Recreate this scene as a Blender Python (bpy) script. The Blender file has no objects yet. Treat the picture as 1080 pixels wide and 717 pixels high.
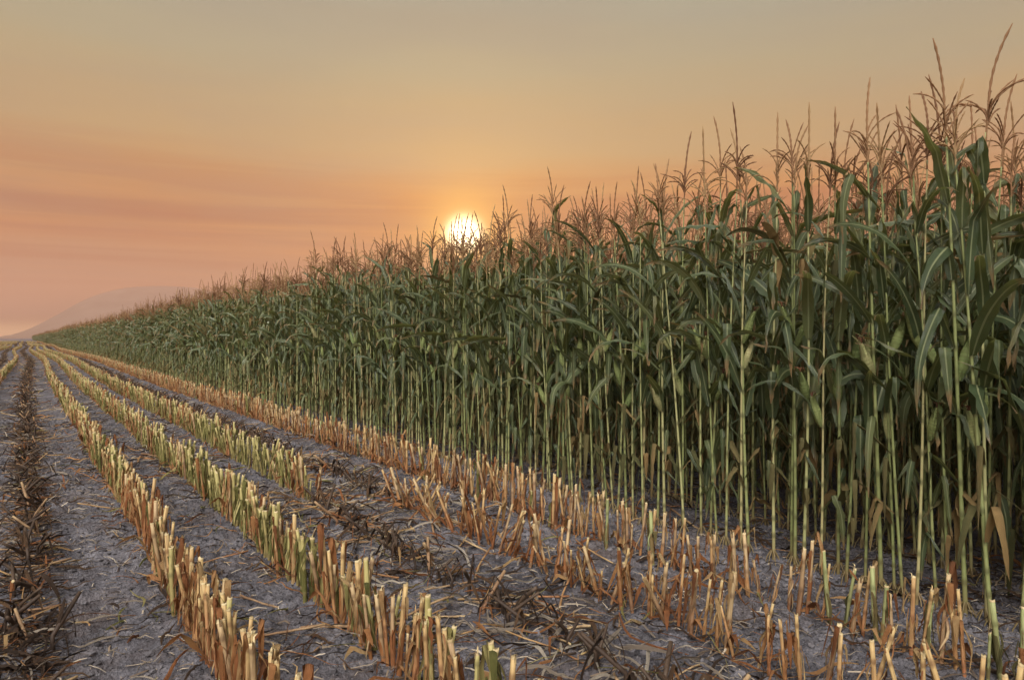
import bpy, math, random
import numpy as np
from mathutils import Vector, Matrix, Euler

R = random.Random(7)
PI = math.pi
sc = bpy.context.scene
COL = sc.collection

# ------------------------------------------------------------------ camera numbers
H_EYE = 1.6
TH = math.radians(32.7)            # the rows run this far left of the view axis
CT, ST = math.cos(TH), math.sin(TH)
F_PX = 800.0                        # focal length in pixels of a 1080 px wide frame
SUN_AZ = math.radians(29.1)         # right of the row direction (+Y towards +X)
SUN_EL = math.radians(7.7)
SUN_DIR = Vector((math.sin(SUN_AZ) * math.cos(SUN_EL), math.cos(SUN_AZ) * math.cos(SUN_EL), math.sin(SUN_EL)))


def view(x, y):
    """frame position (1080x717) of a ground point, and its depth"""
    zc = y * CT + x * ST
    xc = x * CT - y * ST
    if zc < 0.2:
        return None
    return 540 + F_PX * xc / zc, 357 + F_PX * H_EYE / zc, zc


# ------------------------------------------------------------------ node helpers
def new_mat(name):
    m = bpy.data.materials.new(name)
    m.use_nodes = True
    nt = m.node_tree
    nt.nodes.clear()
    return m, nt


def N(nt, typ, **kw):
    n = nt.nodes.new(typ)
    for k, v in kw.items():
        if k == 'ins':
            for kk, vv in v.items():
                n.inputs[kk].default_value = vv
        else:
            setattr(n, k, v)
    return n


def L(nt, a, b):
    nt.links.new(a, b)


def math_node(nt, op, a, b=None, c=None, clamp=False):
    n = nt.nodes.new('ShaderNodeMath')
    n.operation = op
    n.use_clamp = clamp
    for i, v in enumerate((a, b, c)):
        if v is None:
            continue
        if isinstance(v, (int, float)):
            n.inputs[i].default_value = v
        else:
            nt.links.new(v, n.inputs[i])
    return n.outputs[0]


def mix(nt, fac, a, b, blend='MIX'):
    n = nt.nodes.new('ShaderNodeMix')
    n.data_type = 'RGBA'
    n.blend_type = blend
    n.clamp_factor = True
    for s, v in ((0, fac), (6, a), (7, b)):
        if isinstance(v, (int, float)):
            n.inputs[s].default_value = v
        elif isinstance(v, tuple):
            n.inputs[s].default_value = (*v, 1.0)
        else:
            nt.links.new(v, n.inputs[s])
    return n.outputs[2]


def ramp(nt, fac, stops, interp='LINEAR'):
    n = nt.nodes.new('ShaderNodeValToRGB')
    cr = n.color_ramp
    cr.interpolation = interp
    while len(cr.elements) < len(stops):
        cr.elements.new(0.5)
    for e, (p, c) in zip(cr.elements, stops):
        e.position = p
        e.color = (*c, 1.0)
    nt.links.new(fac, n.inputs[0])
    return n.outputs[0]


def attr(nt, name):
    n = nt.nodes.new('ShaderNodeAttribute')
    n.attribute_name = name
    return n.outputs['Fac']


def rnd(nt):
    return nt.nodes.new('ShaderNodeObjectInfo').outputs['Random']


def noise(nt, scale, detail=3.0, rough=0.55, coord='Object'):
    tc = nt.nodes.new('ShaderNodeTexCoord')
    n = nt.nodes.new('ShaderNodeTexNoise')
    n.inputs['Scale'].default_value = scale
    n.inputs['Detail'].default_value = detail
    n.inputs['Roughness'].default_value = rough
    nt.links.new(tc.outputs[coord], n.inputs['Vector'])
    return n.outputs['Fac']


def finish(nt, col, rough=0.6, spec=0.4, trans=0.0, trans_col=None, bump=None, bump_d=0.003):
    p = N(nt, 'ShaderNodeBsdfPrincipled')
    out = N(nt, 'ShaderNodeOutputMaterial')
    L(nt, col, p.inputs['Base Color'])
    p.inputs['Roughness'].default_value = rough
    p.inputs['Specular IOR Level'].default_value = spec
    if bump is not None:
        b = N(nt, 'ShaderNodeBump')
        b.inputs['Distance'].default_value = bump_d
        b.inputs['Strength'].default_value = 0.8
        L(nt, bump, b.inputs['Height'])
        L(nt, b.outputs[0], p.inputs['Normal'])
    if trans > 0:
        t = N(nt, 'ShaderNodeBsdfTranslucent')
        L(nt, trans_col if trans_col is not None else col, t.inputs['Color'])
        ms = N(nt, 'ShaderNodeMixShader')
        ms.inputs[0].default_value = trans
        L(nt, p.outputs[0], ms.inputs[1])
        L(nt, t.outputs[0], ms.inputs[2])
        L(nt, ms.outputs[0], out.inputs['Surface'])
    else:
        L(nt, p.outputs[0], out.inputs['Surface'])


# ------------------------------------------------------------------ materials
def mat_leaf():
    m, nt = new_mat('corn_leaf_green')
    r = rnd(nt)
    v = noise(nt, 9.0, 3)
    f = math_node(nt, 'ADD', math_node(nt, 'MULTIPLY', r, 0.65), math_node(nt, 'MULTIPLY', v, 0.35))
    base = ramp(nt, f, [(0.08, (0.036, 0.060, 0.028)), (0.35, (0.056, 0.086, 0.038)), (0.6, (0.086, 0.116, 0.047)), (0.78, (0.12, 0.14, 0.056)), (0.93, (0.19, 0.18, 0.075))])
    mid = attr(nt, 'across')                                   # 0 on the midrib, 1 on the margin
    rib = math_node(nt, 'LESS_THAN', mid, 0.13)
    veins = math_node(nt, 'MULTIPLY', math_node(nt, 'ADD', math_node(nt, 'SINE', math_node(nt, 'MULTIPLY', mid, 60.0)), 1.0), 0.5)
    c = mix(nt, math_node(nt, 'MULTIPLY', veins, 0.12), base, (0.17, 0.2, 0.09))
    c = mix(nt, math_node(nt, 'MULTIPLY', rib, 0.8), c, (0.30, 0.33, 0.17))
    # brown scorched tips and margins
    t = attr(nt, 'along')
    tip = math_node(nt, 'MULTIPLY', math_node(nt, 'SUBTRACT', math_node(nt, 'ADD', t, math_node(nt, 'MULTIPLY', v, 0.42)), 1.0), 7.0, clamp=True)
    c = mix(nt, tip, c, (0.26, 0.17, 0.075))
    sp = noise(nt, 55.0, 2)
    spot = math_node(nt, 'MULTIPLY', math_node(nt, 'SUBTRACT', sp, .66), 14.0, clamp=True)
    c = mix(nt, math_node(nt, 'MULTIPLY', spot, .6), c, (0.22, 0.16, 0.07))
    tc = mix(nt, 0.55, c, (0.30, 0.30, 0.06), 'MIX')
    finish(nt, c, 0.36, 0.6, 0.30, tc, veins, 0.0015)
    return m


def mat_dry(name, stops, trans=0.2):
    m, nt = new_mat(name)
    r = rnd(nt)
    v = noise(nt, 14.0, 4)
    f = math_node(nt, 'ADD', math_node(nt, 'MULTIPLY', r, 0.6), math_node(nt, 'MULTIPLY', v, 0.4))
    c = ramp(nt, f, stops)
    a = attr(nt, 'across')
    s = math_node(nt, 'MULTIPLY', math_node(nt, 'ADD', math_node(nt, 'SINE', math_node(nt, 'MULTIPLY', a, 45.0)), 1.0), 0.5)
    c = mix(nt, math_node(nt, 'MULTIPLY', s, 0.25), c, (0.10, 0.055, 0.03))
    finish(nt, c, 0.7, 0.25, trans, None, s, 0.002)
    return m


def mat_stalk():
    m, nt = new_mat('corn_stalk_green')
    r = rnd(nt)
    h = attr(nt, 'along')                                       # metres above the ground
    v = noise(nt, 30.0, 3)
    f = math_node(nt, 'ADD', math_node(nt, 'MULTIPLY', r, 0.7), math_node(nt, 'MULTIPLY', v, 0.3))
    c = ramp(nt, f, [(0.1, (0.15, 0.18, 0.065)), (0.4, (0.23, 0.26, 0.10)), (0.7, (0.330, 0.335, 0.15)), (0.93, (0.36, 0.28, 0.14))])
    node = attr(nt, 'across')                                   # 1 on the joints
    c = mix(nt, math_node(nt, 'MULTIPLY', node, 0.75), c, (0.085, 0.085, 0.035))
    low = math_node(nt, 'SUBTRACT', 1.0, math_node(nt, 'MULTIPLY', h, 4.5), clamp=True)
    c = mix(nt, math_node(nt, 'MULTIPLY', low, 0.7), c, (0.16, 0.085, 0.04))
    finish(nt, c, 0.45, 0.4, 0, None, v, 0.002)
    return m


def mat_plain(name, stops, rough=0.6, trans=0.0, scale=25.0, spec=0.35, rw=0.6):
    m, nt = new_mat(name)
    r = rnd(nt)
    v = noise(nt, scale, 4)
    f = math_node(nt, 'ADD', math_node(nt, 'MULTIPLY', r, rw), math_node(nt, 'MULTIPLY', v, 1 - rw))
    c = ramp(nt, f, stops)
    finish(nt, c, rough, spec, trans, None, v, 0.002)
    return m


def mat_stub(name, top, bottom, dark):
    m, nt = new_mat(name)
    r = rnd(nt)
    h = attr(nt, 'along')
    v = noise(nt, 35.0, 4)
    tc = N(nt, 'ShaderNodeTexCoord')
    mp = N(nt, 'ShaderNodeMapping')
    mp.inputs['Scale'].default_value = (130, 130, 6)
    L(nt, tc.outputs['Object'], mp.inputs['Vector'])
    st = N(nt, 'ShaderNodeTexNoise')
    st.inputs['Scale'].default_value = 1.0
    st.inputs['Detail'].default_value = 2.0
    L(nt, mp.outputs[0], st.inputs['Vector'])
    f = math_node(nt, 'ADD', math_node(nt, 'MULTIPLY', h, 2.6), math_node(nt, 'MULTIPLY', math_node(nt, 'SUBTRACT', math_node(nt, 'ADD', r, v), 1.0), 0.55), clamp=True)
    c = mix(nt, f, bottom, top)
    streak = math_node(nt, 'MULTIPLY', math_node(nt, 'SUBTRACT', st.outputs['Fac'], 0.5), 4.0, clamp=True)
    c = mix(nt, math_node(nt, 'MULTIPLY', streak, 0.7), c, dark)
    node = attr(nt, 'across')
    c = mix(nt, math_node(nt, 'MULTIPLY', node, 0.6), c, dark)
    finish(nt, c, 0.62, 0.3, 0, None, st.outputs['Fac'], 0.003)
    return m


LEAF = mat_leaf()
STALK = mat_stalk()
TASSEL = mat_plain('tassel_brown', [(0.15, (0.21, 0.105, 0.055)), (0.5, (0.38, 0.22, 0.11)), (0.85, (0.54, 0.38, 0.19))], 0.75, 0.45, 40)
HUSK = mat_dry('ear_husk_pale_green', [(0.2, (0.15, 0.21, 0.07)), (0.6, (0.26, 0.31, 0.11)), (0.9, (0.42, 0.38, 0.19))], 0.15)
SILK = mat_plain('ear_silk_brown', [(0.2, (0.06, 0.025, 0.012)), (0.8, (0.16, 0.07, 0.03))], 0.8)
DRYGREEN = mat_dry('withered_low_leaf', [(0.2, (0.075, 0.085, 0.03)), (0.5, (0.17, 0.15, 0.06)), (0.85, (0.34, 0.22, 0.09))], 0.25)
ORANGE = mat_dry('dry_leaf_orange', [(0.15, (0.14, 0.06, 0.028)), (0.38, (0.34, 0.135, 0.05)), (0.58, (0.47, 0.23, 0.09)), (0.75, (0.50, 0.33, 0.15)), (0.93, (0.54, 0.42, 0.22))], 0.25)
OLIVE = mat_dry('dry_leaf_olive', [(0.15, (0.10, 0.11, 0.03)), (0.5, (0.24, 0.23, 0.07)), (0.85, (0.42, 0.36, 0.14))], 0.25)
DARK = mat_dry('dry_leaf_dark', [(0.15, (0.022, 0.016, 0.012)), (0.5, (0.055, 0.035, 0.023)), (0.8, (0.13, 0.075, 0.038)), (0.97, (0.36, 0.19, 0.07))], 0.1)
BLEACH = mat_dry('dry_leaf_bleached', [(0.15, (0.22, 0.18, 0.14)), (0.5, (0.36, 0.31, 0.24)), (0.85, (0.56, 0.50, 0.40))], 0.15)
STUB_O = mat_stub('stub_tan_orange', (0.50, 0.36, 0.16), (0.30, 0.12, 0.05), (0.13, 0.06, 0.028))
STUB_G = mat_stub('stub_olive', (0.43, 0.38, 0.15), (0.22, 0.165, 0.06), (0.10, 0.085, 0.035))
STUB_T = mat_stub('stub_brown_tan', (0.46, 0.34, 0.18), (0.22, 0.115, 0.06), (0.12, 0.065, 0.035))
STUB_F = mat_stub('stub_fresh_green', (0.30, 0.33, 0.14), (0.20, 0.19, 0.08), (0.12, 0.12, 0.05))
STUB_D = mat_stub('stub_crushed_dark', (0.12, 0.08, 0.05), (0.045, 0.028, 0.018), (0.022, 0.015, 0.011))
PITH = mat_plain('cut_pith_cream', [(0.2, (0.36, 0.27, 0.13)), (0.8, (0.58, 0.48, 0.27))], 0.8, 0.0, 60)
STRAW = mat_plain('straw_chip', [(0.1, (0.07, 0.05, 0.035)), (0.5, (0.20, 0.15, 0.10)), (0.9, (0.50, 0.43, 0.32))], 0.75, 0.0, 20, rw=0.8)
CLOD = mat_plain('soil_clod_grey', [(0.1, (0.05, 0.047, 0.05)), (0.5, (0.11, 0.105, 0.112)), (0.9, (0.21, 0.20, 0.21))], 0.95, 0.0, 45, 0.15)


# ------------------------------------------------------------------ mesh builder
class MB:
    def __init__(self):
        self.v, self.f, self.m, self.a, self.t, self.mats = [], [], [], [], [], []

    def slot(self, mat):
        if mat not in self.mats:
            self.mats.append(mat)
        return self.mats.index(mat)

    def tube(self, pts, rad, mat, sides=7, cap=True, across=None, along=None, cap_mat=None, start_cap=False):
        s = self.slot(mat)
        n = len(pts)
        base = len(self.v)
        ref = Vector((0.31, 0.95, 0.05))
        for i, p in enumerate(pts):
            d = (pts[min(i + 1, n - 1)] - pts[max(i - 1, 0)])
            d = d.normalized() if d.length > 1e-9 else Vector((0, 0, 1))
            e1 = d.cross(ref)
            if e1.length < 0.05:
                e1 = d.cross(Vector((1, 0, 0)))
            e1.normalize()
            e2 = d.cross(e1)
            for k in range(sides):
                an = 2 * PI * k / sides
                self.v.append(p + (e1 * math.cos(an) + e2 * math.sin(an)) * rad[i])
                self.a.append(across[i] if across else 0.0)
                self.t.append(along[i] if along else i / max(1, n - 1))
        for i in range(n - 1):
            for k in range(sides):
                a = base + i * sides + k
                b = base + i * sides + (k + 1) % sides
                self.f.append((a, b, b + sides, a + sides))
                self.m.append(s)
        if cap:
            self.f.append(tuple(base + (n - 1) * sides + k for k in range(sides)))
            self.m.append(self.slot(cap_mat) if cap_mat else s)
        if start_cap:
            self.f.append(tuple(base + k for k in reversed(range(sides))))
            self.m.append(s)

    def strip(self, pts, dirs_w, widths, mat, fold=0.25, wave=0.0, wfreq=5.0, ph=0.0, cols=4):
        """a blade along pts; dirs_w: sideways unit vectors"""
        s = self.slot(mat)
        base = len(self.v)
        n = len(pts)
        for i in range(n):
            d = (pts[min(i + 1, n - 1)] - pts[max(i - 1, 0)])
            d = d.normalized() if d.length > 1e-9 else Vector((0, 0, 1))
            w = dirs_w[i]
            nor = w.cross(d)
            nor.normalize()
            t = i / (n - 1)
            for k in range(cols + 1):
                q = 2 * k / cols - 1
                off = abs(q) * fold * widths[i] * 0.5
                off += wave * (q * q) * math.sin(wfreq * 2 * PI * t + ph + (0 if q > 0 else 1.7)) * min(1, 3 * t) * (1 - 0.5 * t)
                self.v.append(pts[i] + w * (q * widths[i] * 0.5) + nor * off)
                self.a.append(abs(q))
                self.t.append(t)
        for i in range(n - 1):
            for k in range(cols):
                a = base + i * (cols + 1) + k
                self.f.append((a, a + 1, a + cols + 2, a + cols + 1))
                self.m.append(s)

    def add(self, o):
        base = len(self.v)
        remap = [self.slot(x) for x in o.mats]
        self.v += o.v
        self.a += o.a
        self.t += o.t
        self.f += [tuple(base + i for i in f) for f in o.f]
        self.m += [remap[i] for i in o.m]

    def mesh(self, name, smooth=True):
        me = bpy.data.meshes.new(name)
        me.from_pydata([tuple(p) for p in self.v], [], self.f)
        for mt in self.mats:
            me.materials.append(mt)
        me.polygons.foreach_set('material_index', self.m)
        me.polygons.foreach_set('use_smooth', [smooth] * len(self.f))
        for nm, dat in (('across', self.a), ('along', self.t)):
            at = me.attributes.new(nm, 'FLOAT', 'POINT')
            at.data.foreach_set('value', dat)
        me.update()
        return me


def leaf(mb, z0, L_, W, az, el, droop, kink, r, mat, base=Vector((0, 0, 0)), seg=11, twist=0.0, gravity=1.0):
    """one corn blade: leaves the stalk at elevation el, arches over, may kink sharply"""
    p = Vector((base.x + math.cos(az) * 0.012, base.y + math.sin(az) * 0.012, z0))
    side = Vector((-math.sin(az), math.cos(az), 0))
    pts, ws, wd = [], [], []
    e = el
    a2 = az
    kt = kink
    for i in range(seg + 1):
        t = i / seg
        prof = min(1.0, 0.45 + t * 3.2) * max(0.0, 1 - t ** 2.3) ** 0.75
        pts.append(p.copy())
        wd.append(max(0.004, W * prof))
        tw = twist * t
        d = Vector((math.cos(a2) * math.cos(e), math.sin(a2) * math.cos(e), math.sin(e)))
        nn = side.cross(d)
        ws.append((side * math.cos(tw) + nn * math.sin(tw)).normalized())
        if kt is not None and t >= kt:
            e -= droop * 0.62
            kt = None
        e -= droop * (0.4 if kink is not None else 1.0) * (0.4 + 1.2 * t) / seg
        e = max(e, -1.5)
        a2 += r.uniform(-0.05, 0.05)
        p = p + d * (L_ / seg)
    mb.strip(pts, ws, wd, mat, fold=r.uniform(0.15, 0.45), wave=W * r.uniform(0.08, 0.30), wfreq=r.uniform(2.5, 6), ph=r.uniform(0, 6))


# ------------------------------------------------------------------ corn plant prototypes
def make_corn(seed, bushy=False):
    """part meshes of one plant of about 3.05 m"""
    r = random.Random(seed)
    parts = {}
    hs = r.uniform(2.43, 2.57)                    # top of the stalk, where the tassel starts
    lx, ly = r.uniform(-.05, .05), r.uniform(-.05, .05)
    sx, sy = r.uniform(0, 6), r.uniform(0, 6)

    def axis(z):
        t = z / 2.6
        return Vector((lx * t + 0.008 * math.sin(z * 2.1 + sx), ly * t + 0.008 * math.sin(z * 1.7 + sy), z))
    # stalk with joints
    nodes = [0.05]
    while nodes[-1] < hs - 0.12:
        nodes.append(nodes[-1] + r.uniform(0.145, 0.205) * (0.75 if len(nodes) < 3 else 1.0))
    zs = [-0.03]
    for z in nodes:
        zs += [z - 0.025, z - 0.007, z + 0.007, z + 0.03]
    zs = [z for z in zs if z < hs] + [hs]
    pts, rad, acr = [], [], []
    r0 = r.uniform(0.0090, 0.0125)
    for z in zs:
        b = any(abs(z - q) < 0.012 for q in nodes)
        pts.append(axis(z))
        rad.append((r0 * (1 - 0.58 * max(0, z) / hs)) * (1.22 if b else 1.0))
        acr.append(1.0 if b else 0.0)
    mb = MB()
    mb.tube(pts, rad, STALK, 8, True, acr, [max(0, z) for z in zs])
    # brace roots
    for k in range(6):
        an = k * PI / 3 + r.uniform(-.3, .3)
        q = Vector((math.cos(an), math.sin(an), 0))
        mb.tube([q * 0.012 + Vector((0, 0, 0.07)), q * 0.035 + Vector((0, 0, 0.03)), q * 0.05 + Vector((0, 0, -0.03))], [.004, .0035, .003], STALK, 4, False, None, [0, 0, 0])
    parts['stalk'] = mb
    # blades, on alternating sides
    az0 = r.uniform(0, 2 * PI)
    leaves = []
    for i, z in enumerate(nodes):
        if z < 0.30 or z > hs - .14:
            continue
        az = az0 + (i % 2) * PI + r.uniform(-0.45, 0.45)
        c = axis(z)
        lm = MB()
        if z < .9:
            if not bushy and r.random() < 0.2:
                continue
            leaf(lm, z, r.uniform(.3, .65), r.uniform(.024, .06), az, r.uniform(.6, 1.3), r.uniform(2.4, 4.0), r.uniform(.1, .4), r, LEAF if r.random() < (.35 if z < .6 else .7) else DRYGREEN, c, twist=r.uniform(-1.4, 1.4))
        else:
            t = (z - .9) / (hs - .9)
            Lf = (0.76 - 0.22 * abs(t - 0.35) - .5 * max(0, t - .62)) * r.uniform(.78, 1.15)
            Wf = (0.083 - 0.026 * t) * r.uniform(.7, 1.15)
            up = 1.05 + 0.17 * t
            dr = (2.5 - 0.8 * t) * r.choice((.35, .6, .9, 1.1, 1.4, 1.6))
            kk = r.uniform(.10, .55) if r.random() < .66 else None
            if kk:
                dr *= 1.25
            leaf(lm, z, Lf, Wf, az, r.uniform(up - .25, up + .32), dr, kk, r, LEAF if r.random() < .93 else DRYGREEN, c, seg=14, twist=r.uniform(-1.9, 1.9))
        leaves.append(lm)
    parts['leaves'] = leaves
    # ear
    ears = []
    zi = min(range(len(nodes)), key=lambda i: abs(nodes[i] - r.uniform(1.0, 1.55)))
    z = nodes[zi]
    az = az0 + (zi % 2) * PI + r.uniform(-.3, .3)
    tilt = r.uniform(.25, .5)
    d = Vector((math.cos(az) * math.sin(tilt), math.sin(az) * math.sin(tilt), math.cos(tilt)))
    p0 = axis(z) + Vector((math.cos(az), math.sin(az), 0)) * 0.012
    le = r.uniform(.20, .26)
    hb, sb = MB(), MB()
    prof = [(0, .010), (.1, .017), (.25, .026), (.45, .030), (.65, .027), (.82, .018), (.95, .009), (1.02, .005)]
    hb.tube([p0 + d * (le * q) for q, _ in prof], [w for _, w in prof], HUSK, 9, True, [0.3 * (i % 2) for i in range(len(prof))], [q for q, _ in prof])
    for k in range(3):                            # loose husk tips
        a3 = az + k * 2.1
        sd = Vector((-math.sin(a3), math.cos(a3), 0))
        o = Vector((math.cos(a3), math.sin(a3), 0))
        hb.strip([p0 + d * (le * q) + o * w for q, w in ((.05, .016), (.35, .031), (.7, .027), (1.0, .02), (1.2, .05 + .03 * k))], [sd] * 5, [.03, .045, .036, .018, .004], HUSK, -0.5)
    tp = p0 + d * le
    for k in range(7):
        o = Vector((r.uniform(-1, 1), r.uniform(-1, 1), 0.2)) * 0.02
        sb.tube([tp, tp + d * .03 + o * .6, tp + d * .045 + o * 1.6 + Vector((0, 0, -.01)), tp + d * .03 + o * 2.2 + Vector((0, 0, -.03))], [.0025, .0022, .002, .001], SILK, 4)
    parts['ear'] = (hb, sb)
    # tassel
    tm = MB()
    top = axis(hs)
    lean = Vector((r.uniform(-.10, .10), r.uniform(-.10, .10), 0))

    def floret(pts, w):
        n = []
        rr = []
        for i in range(len(pts) - 1):
            for q in (0, .5):
                n.append(pts[i].lerp(pts[i + 1], q))
                rr.append(w * (1.25 if q == 0 else .72))
        n.append(pts[-1])
        rr.append(w * .4)
        tm.tube(n, rr, TASSEL, 5)
    Lt = r.uniform(.42, .62)
    tm.tube([top - Vector((0, 0, .05)), top + Vector((0, 0, .08)) + lean * .05, top + Vector((0, 0, .16)) + lean * .1], [.0052, .0045, .004], TASSEL, 6, False)
    floret([top + Vector((0, 0, .14)) + Vector((0, 0, (Lt - .16) * q)) + lean * (.1 + q * q * .9) for q in [i / 7 for i in range(8)]], .0062)
    for k in range(r.randint(8, 14)):
        an = r.uniform(0, 2 * PI)
        z1 = r.uniform(.0, .16)
        lb = r.uniform(.13, .25)
        e = r.uniform(.85, 1.45)
        p = top + Vector((0, 0, z1)) + lean * .08
        pp = [p.copy()]
        cv = r.uniform(.03, .27)
        for i in range(6):
            d2 = Vector((math.cos(an) * math.cos(e), math.sin(an) * math.cos(e), math.sin(e)))
            p = p + d2 * (lb / 6)
            e -= cv
            pp.append(p.copy())
        floret(pp, .0043)
    parts['tassel'] = tm
    return parts


def merged(parts):
    mb = MB()
    mb.add(parts['stalk'])
    for x in parts['leaves']:
        mb.add(x)
    mb.add(parts['ear'][0])
    mb.add(parts['ear'][1])
    mb.add(parts['tassel'])
    return mb


# ------------------------------------------------------------------ stubs
def make_stub(seed, kind):
    """kind: orange / olive / tan / fresh; parts stem, pith, sheath, dry_leaf"""
    r = random.Random(seed * 31 + len(kind))
    mat = {'orange': STUB_O, 'olive': STUB_G, 'tan': STUB_T, 'fresh': STUB_F}[kind]
    lmat = {'orange': ORANGE, 'olive': OLIVE, 'tan': ORANGE, 'fresh': DRYGREEN}[kind]
    h = r.uniform(.34, .46)
    r0 = r.uniform(.0080, .0125)
    nd = [r.uniform(.03, .08)]
    while nd[-1] < h - .08:
        nd.append(nd[-1] + r.uniform(.10, .16))
    zs = [-.03]
    for z in nd:
        zs += [z - .02, z - .006, z + .006, z + .02]
    zs = [z for z in zs if z < h - .01] + [h - .004]
    bend = Vector((r.uniform(-.03, .03), r.uniform(-.03, .03), 0))

    def ax(z):
        return Vector((0, 0, z)) + bend * (z / h) ** 2
    mb, pm = MB(), MB()
    rad = [r0 * (1.2 if any(abs(z - q) < .01 for q in nd) else 1.0) * (1.08 - .12 * z / h) for z in zs]
    mb.tube([ax(z) for z in zs], rad, mat, 9, True, [1.0 if any(abs(z - q) < .01 for q in nd) else 0.0 for z in zs], [max(0, z) for z in zs])
    # cut end: slanted pith disc with a ragged rim and torn fibres
    sl = Vector((r.uniform(-.5, .5), r.uniform(-.5, .5), 0))
    n = 9
    b = len(pm.v)
    s = pm.slot(PITH)
    tpz = ax(h)
    rim = []
    for k in range(n):
        an = 2 * PI * k / n
        q = Vector((math.cos(an), math.sin(an), 0)) * rad[-1] * 1.02
        q.z = q.dot(sl) * .8 + r.uniform(-.003, .007)
        rim.append(q)
    for q in rim:
        pm.v.append(ax(h - .006) + Vector((q.x, q.y, 0)) * 1.02)
    for q in rim:
        pm.v.append(tpz + q)
    pm.v.append(tpz + Vector((0, 0, -.003)))
    for k in range(n):
        k2 = (k + 1) % n
        pm.f.append((b + k, b + k2, b + n + k2, b + n + k))
        pm.f.append((b + n + k, b + n + k2, b + 2 * n))
        pm.m += [s, s]
    pm.a += [0.0] * (2 * n + 1)
    pm.t += [1.0] * (2 * n + 1)
    for k in range(r.randint(0, 3)):
        an = r.uniform(0, 6.28)
        o = Vector((math.cos(an), math.sin(an), 0))
        l_ = r.uniform(.012, .045)
        sd = Vector((-o.y, o.x, 0))
        pm.strip([tpz + o * r0 * .9 + Vector((0, 0, -.02)), tpz + o * r0 + Vector((0, 0, l_ * .5)), tpz + o * (r0 + l_ * .7) + Vector((0, 0, l_ * .55))], [sd] * 3, [.010, .006, .001], PITH if r.random() < .4 else mat, 0.3, cols=2)
    # sheath: torn half tube round the lower stem
    sm = MB()
    s = sm.slot(lmat)
    a0 = r.uniform(0, 6.28)
    zb, zt = r.uniform(.0, .04), r.uniform(.12, .24)
    b = len(sm.v)
    nu, nv = 7, 5
    for j in range(nv):
        t = j / (nv - 1)
        for i in range(nu):
            an = a0 + (i / (nu - 1) - .5) * (4.4 - 1.8 * t)
            rr = r0 * (1.12 + .22 * t + .35 * t * abs(i / (nu - 1) - .5) * r.uniform(.2, 1.3))
            sm.v.append(ax(zb + (zt - zb) * t) + Vector((math.cos(an), math.sin(an), 0)) * rr + Vector((0, 0, r.uniform(-.03, .02) * (t > .8))))
            sm.a.append(i / (nu - 1))
            sm.t.append(t)
    for j in range(nv - 1):
        for i in range(nu - 1):
            a = b + j * nu + i
            sm.f.append((a, a + 1, a + nu + 1, a + nu))
            sm.m.append(s)
    for q in range(r.randint(2, 4)):                # torn ribbons peeling off the stem
        an = r.uniform(0, 6.28)
        o = Vector((math.cos(an), math.sin(an), 0))
        sd = Vector((-o.y, o.x, 0))
        z1 = r.uniform(.45, .97) * h
        ln = r.uniform(.10, .28)
        out = r.uniform(.004, .03)
        pts = []
        for i in range(6):
            t = i / 5
            z = z1 - ln * t if z1 - ln * t > .01 else .01 + .004 * i
            pts.append(ax(min(z, h)) + o * (r0 * 1.12 + out * math.sin(PI * min(1, t * .75)) + .02 * t * r.random()) + sd * (.018 * math.sin(t * 4 + q)))
        wd = r.uniform(.006, .017)
        sm.strip(pts, [(sd + o * r.uniform(-.5, .5)).normalized() for _ in pts], [wd * .6, wd, wd, wd * .9, wd * .6, wd * .15], lmat if r.random() < .7 else mat, .4, cols=2)
    # hanging dry blades
    blades = []
    nl = r.randint(1, 3) if kind != 'fresh' else r.randint(0, 2)
    for k in range(nl):
        z = r.uniform(.5, .98) * h
        lm = MB()
        blades.append(lm)
        leaf(lm, z, r.uniform(.14, .34), r.uniform(.012, .036), r.uniform(0, 6.28), r.uniform(.9, 1.5), r.uniform(3.6, 4.8), r.uniform(.05, .14), r, lmat, Vector((0, 0, 0)) + bend * (z / h) ** 2, seg=8, twist=r.uniform(-1.6, 1.6))
    # loose blade lying against the foot of the stub
    if kind in ('orange', 'tan') and r.random() < .6:
        lm = MB()
        blades.append(lm)
        leaf(lm, .05, r.uniform(.16, .3), r.uniform(.025, .045), r.uniform(0, 6.28), r.uniform(.5, 1.3), r.uniform(1.6, 2.6), .4, r, lmat, seg=7, twist=r.uniform(-1.6, 1.6))
    return {'stem': mb, 'pith': pm, 'sheath': sm, 'dry_leaf': blades}


def make_crushed(seed):
    """dark snapped stub, bent over near the ground, with flattened blades"""
    r = random.Random(seed * 17 + 3)
    mb, blades = MB(), []
    an = r.uniform(-.6, .6) + (PI if r.random() < .3 else 0) + PI / 2
    h1 = r.uniform(.04, .10)
    e = r.uniform(.05, .75)
    l2 = r.uniform(.08, .24)
    d = Vector((math.cos(an) * math.cos(e), math.sin(an) * math.cos(e), math.sin(e)))
    p1 = Vector((0, 0, h1))
    pts = [Vector((0, 0, -.03)), Vector((0, 0, h1 * .6)), p1, p1 + d * l2 * .3, p1 + d * l2 * .7, p1 + d * l2]
    mb.tube(pts, [.011, .0105, .009, .0105, .0095, .008], STUB_D if r.random() < .8 else STUB_T, 8, True, [0, 1, 0, 0, 1, 0], [0, .04, .08, .12, .18, .25], PITH if r.random() < .15 else None)
    for k in range(r.randint(1, 4)):
        m_ = DARK if r.random() < .86 else ORANGE
        lm = MB()
        blades.append(lm)
        leaf(lm, r.uniform(.02, .08), r.uniform(.15, .42), r.uniform(.008, .030), r.uniform(0, 6.28), r.uniform(.2, 1.2), r.uniform(1.5, 3.0), r.uniform(.1, .35), r, m_, seg=8, twist=r.uniform(-2, 2))
    return {'stem': mb, 'dry_leaf': blades}


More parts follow.
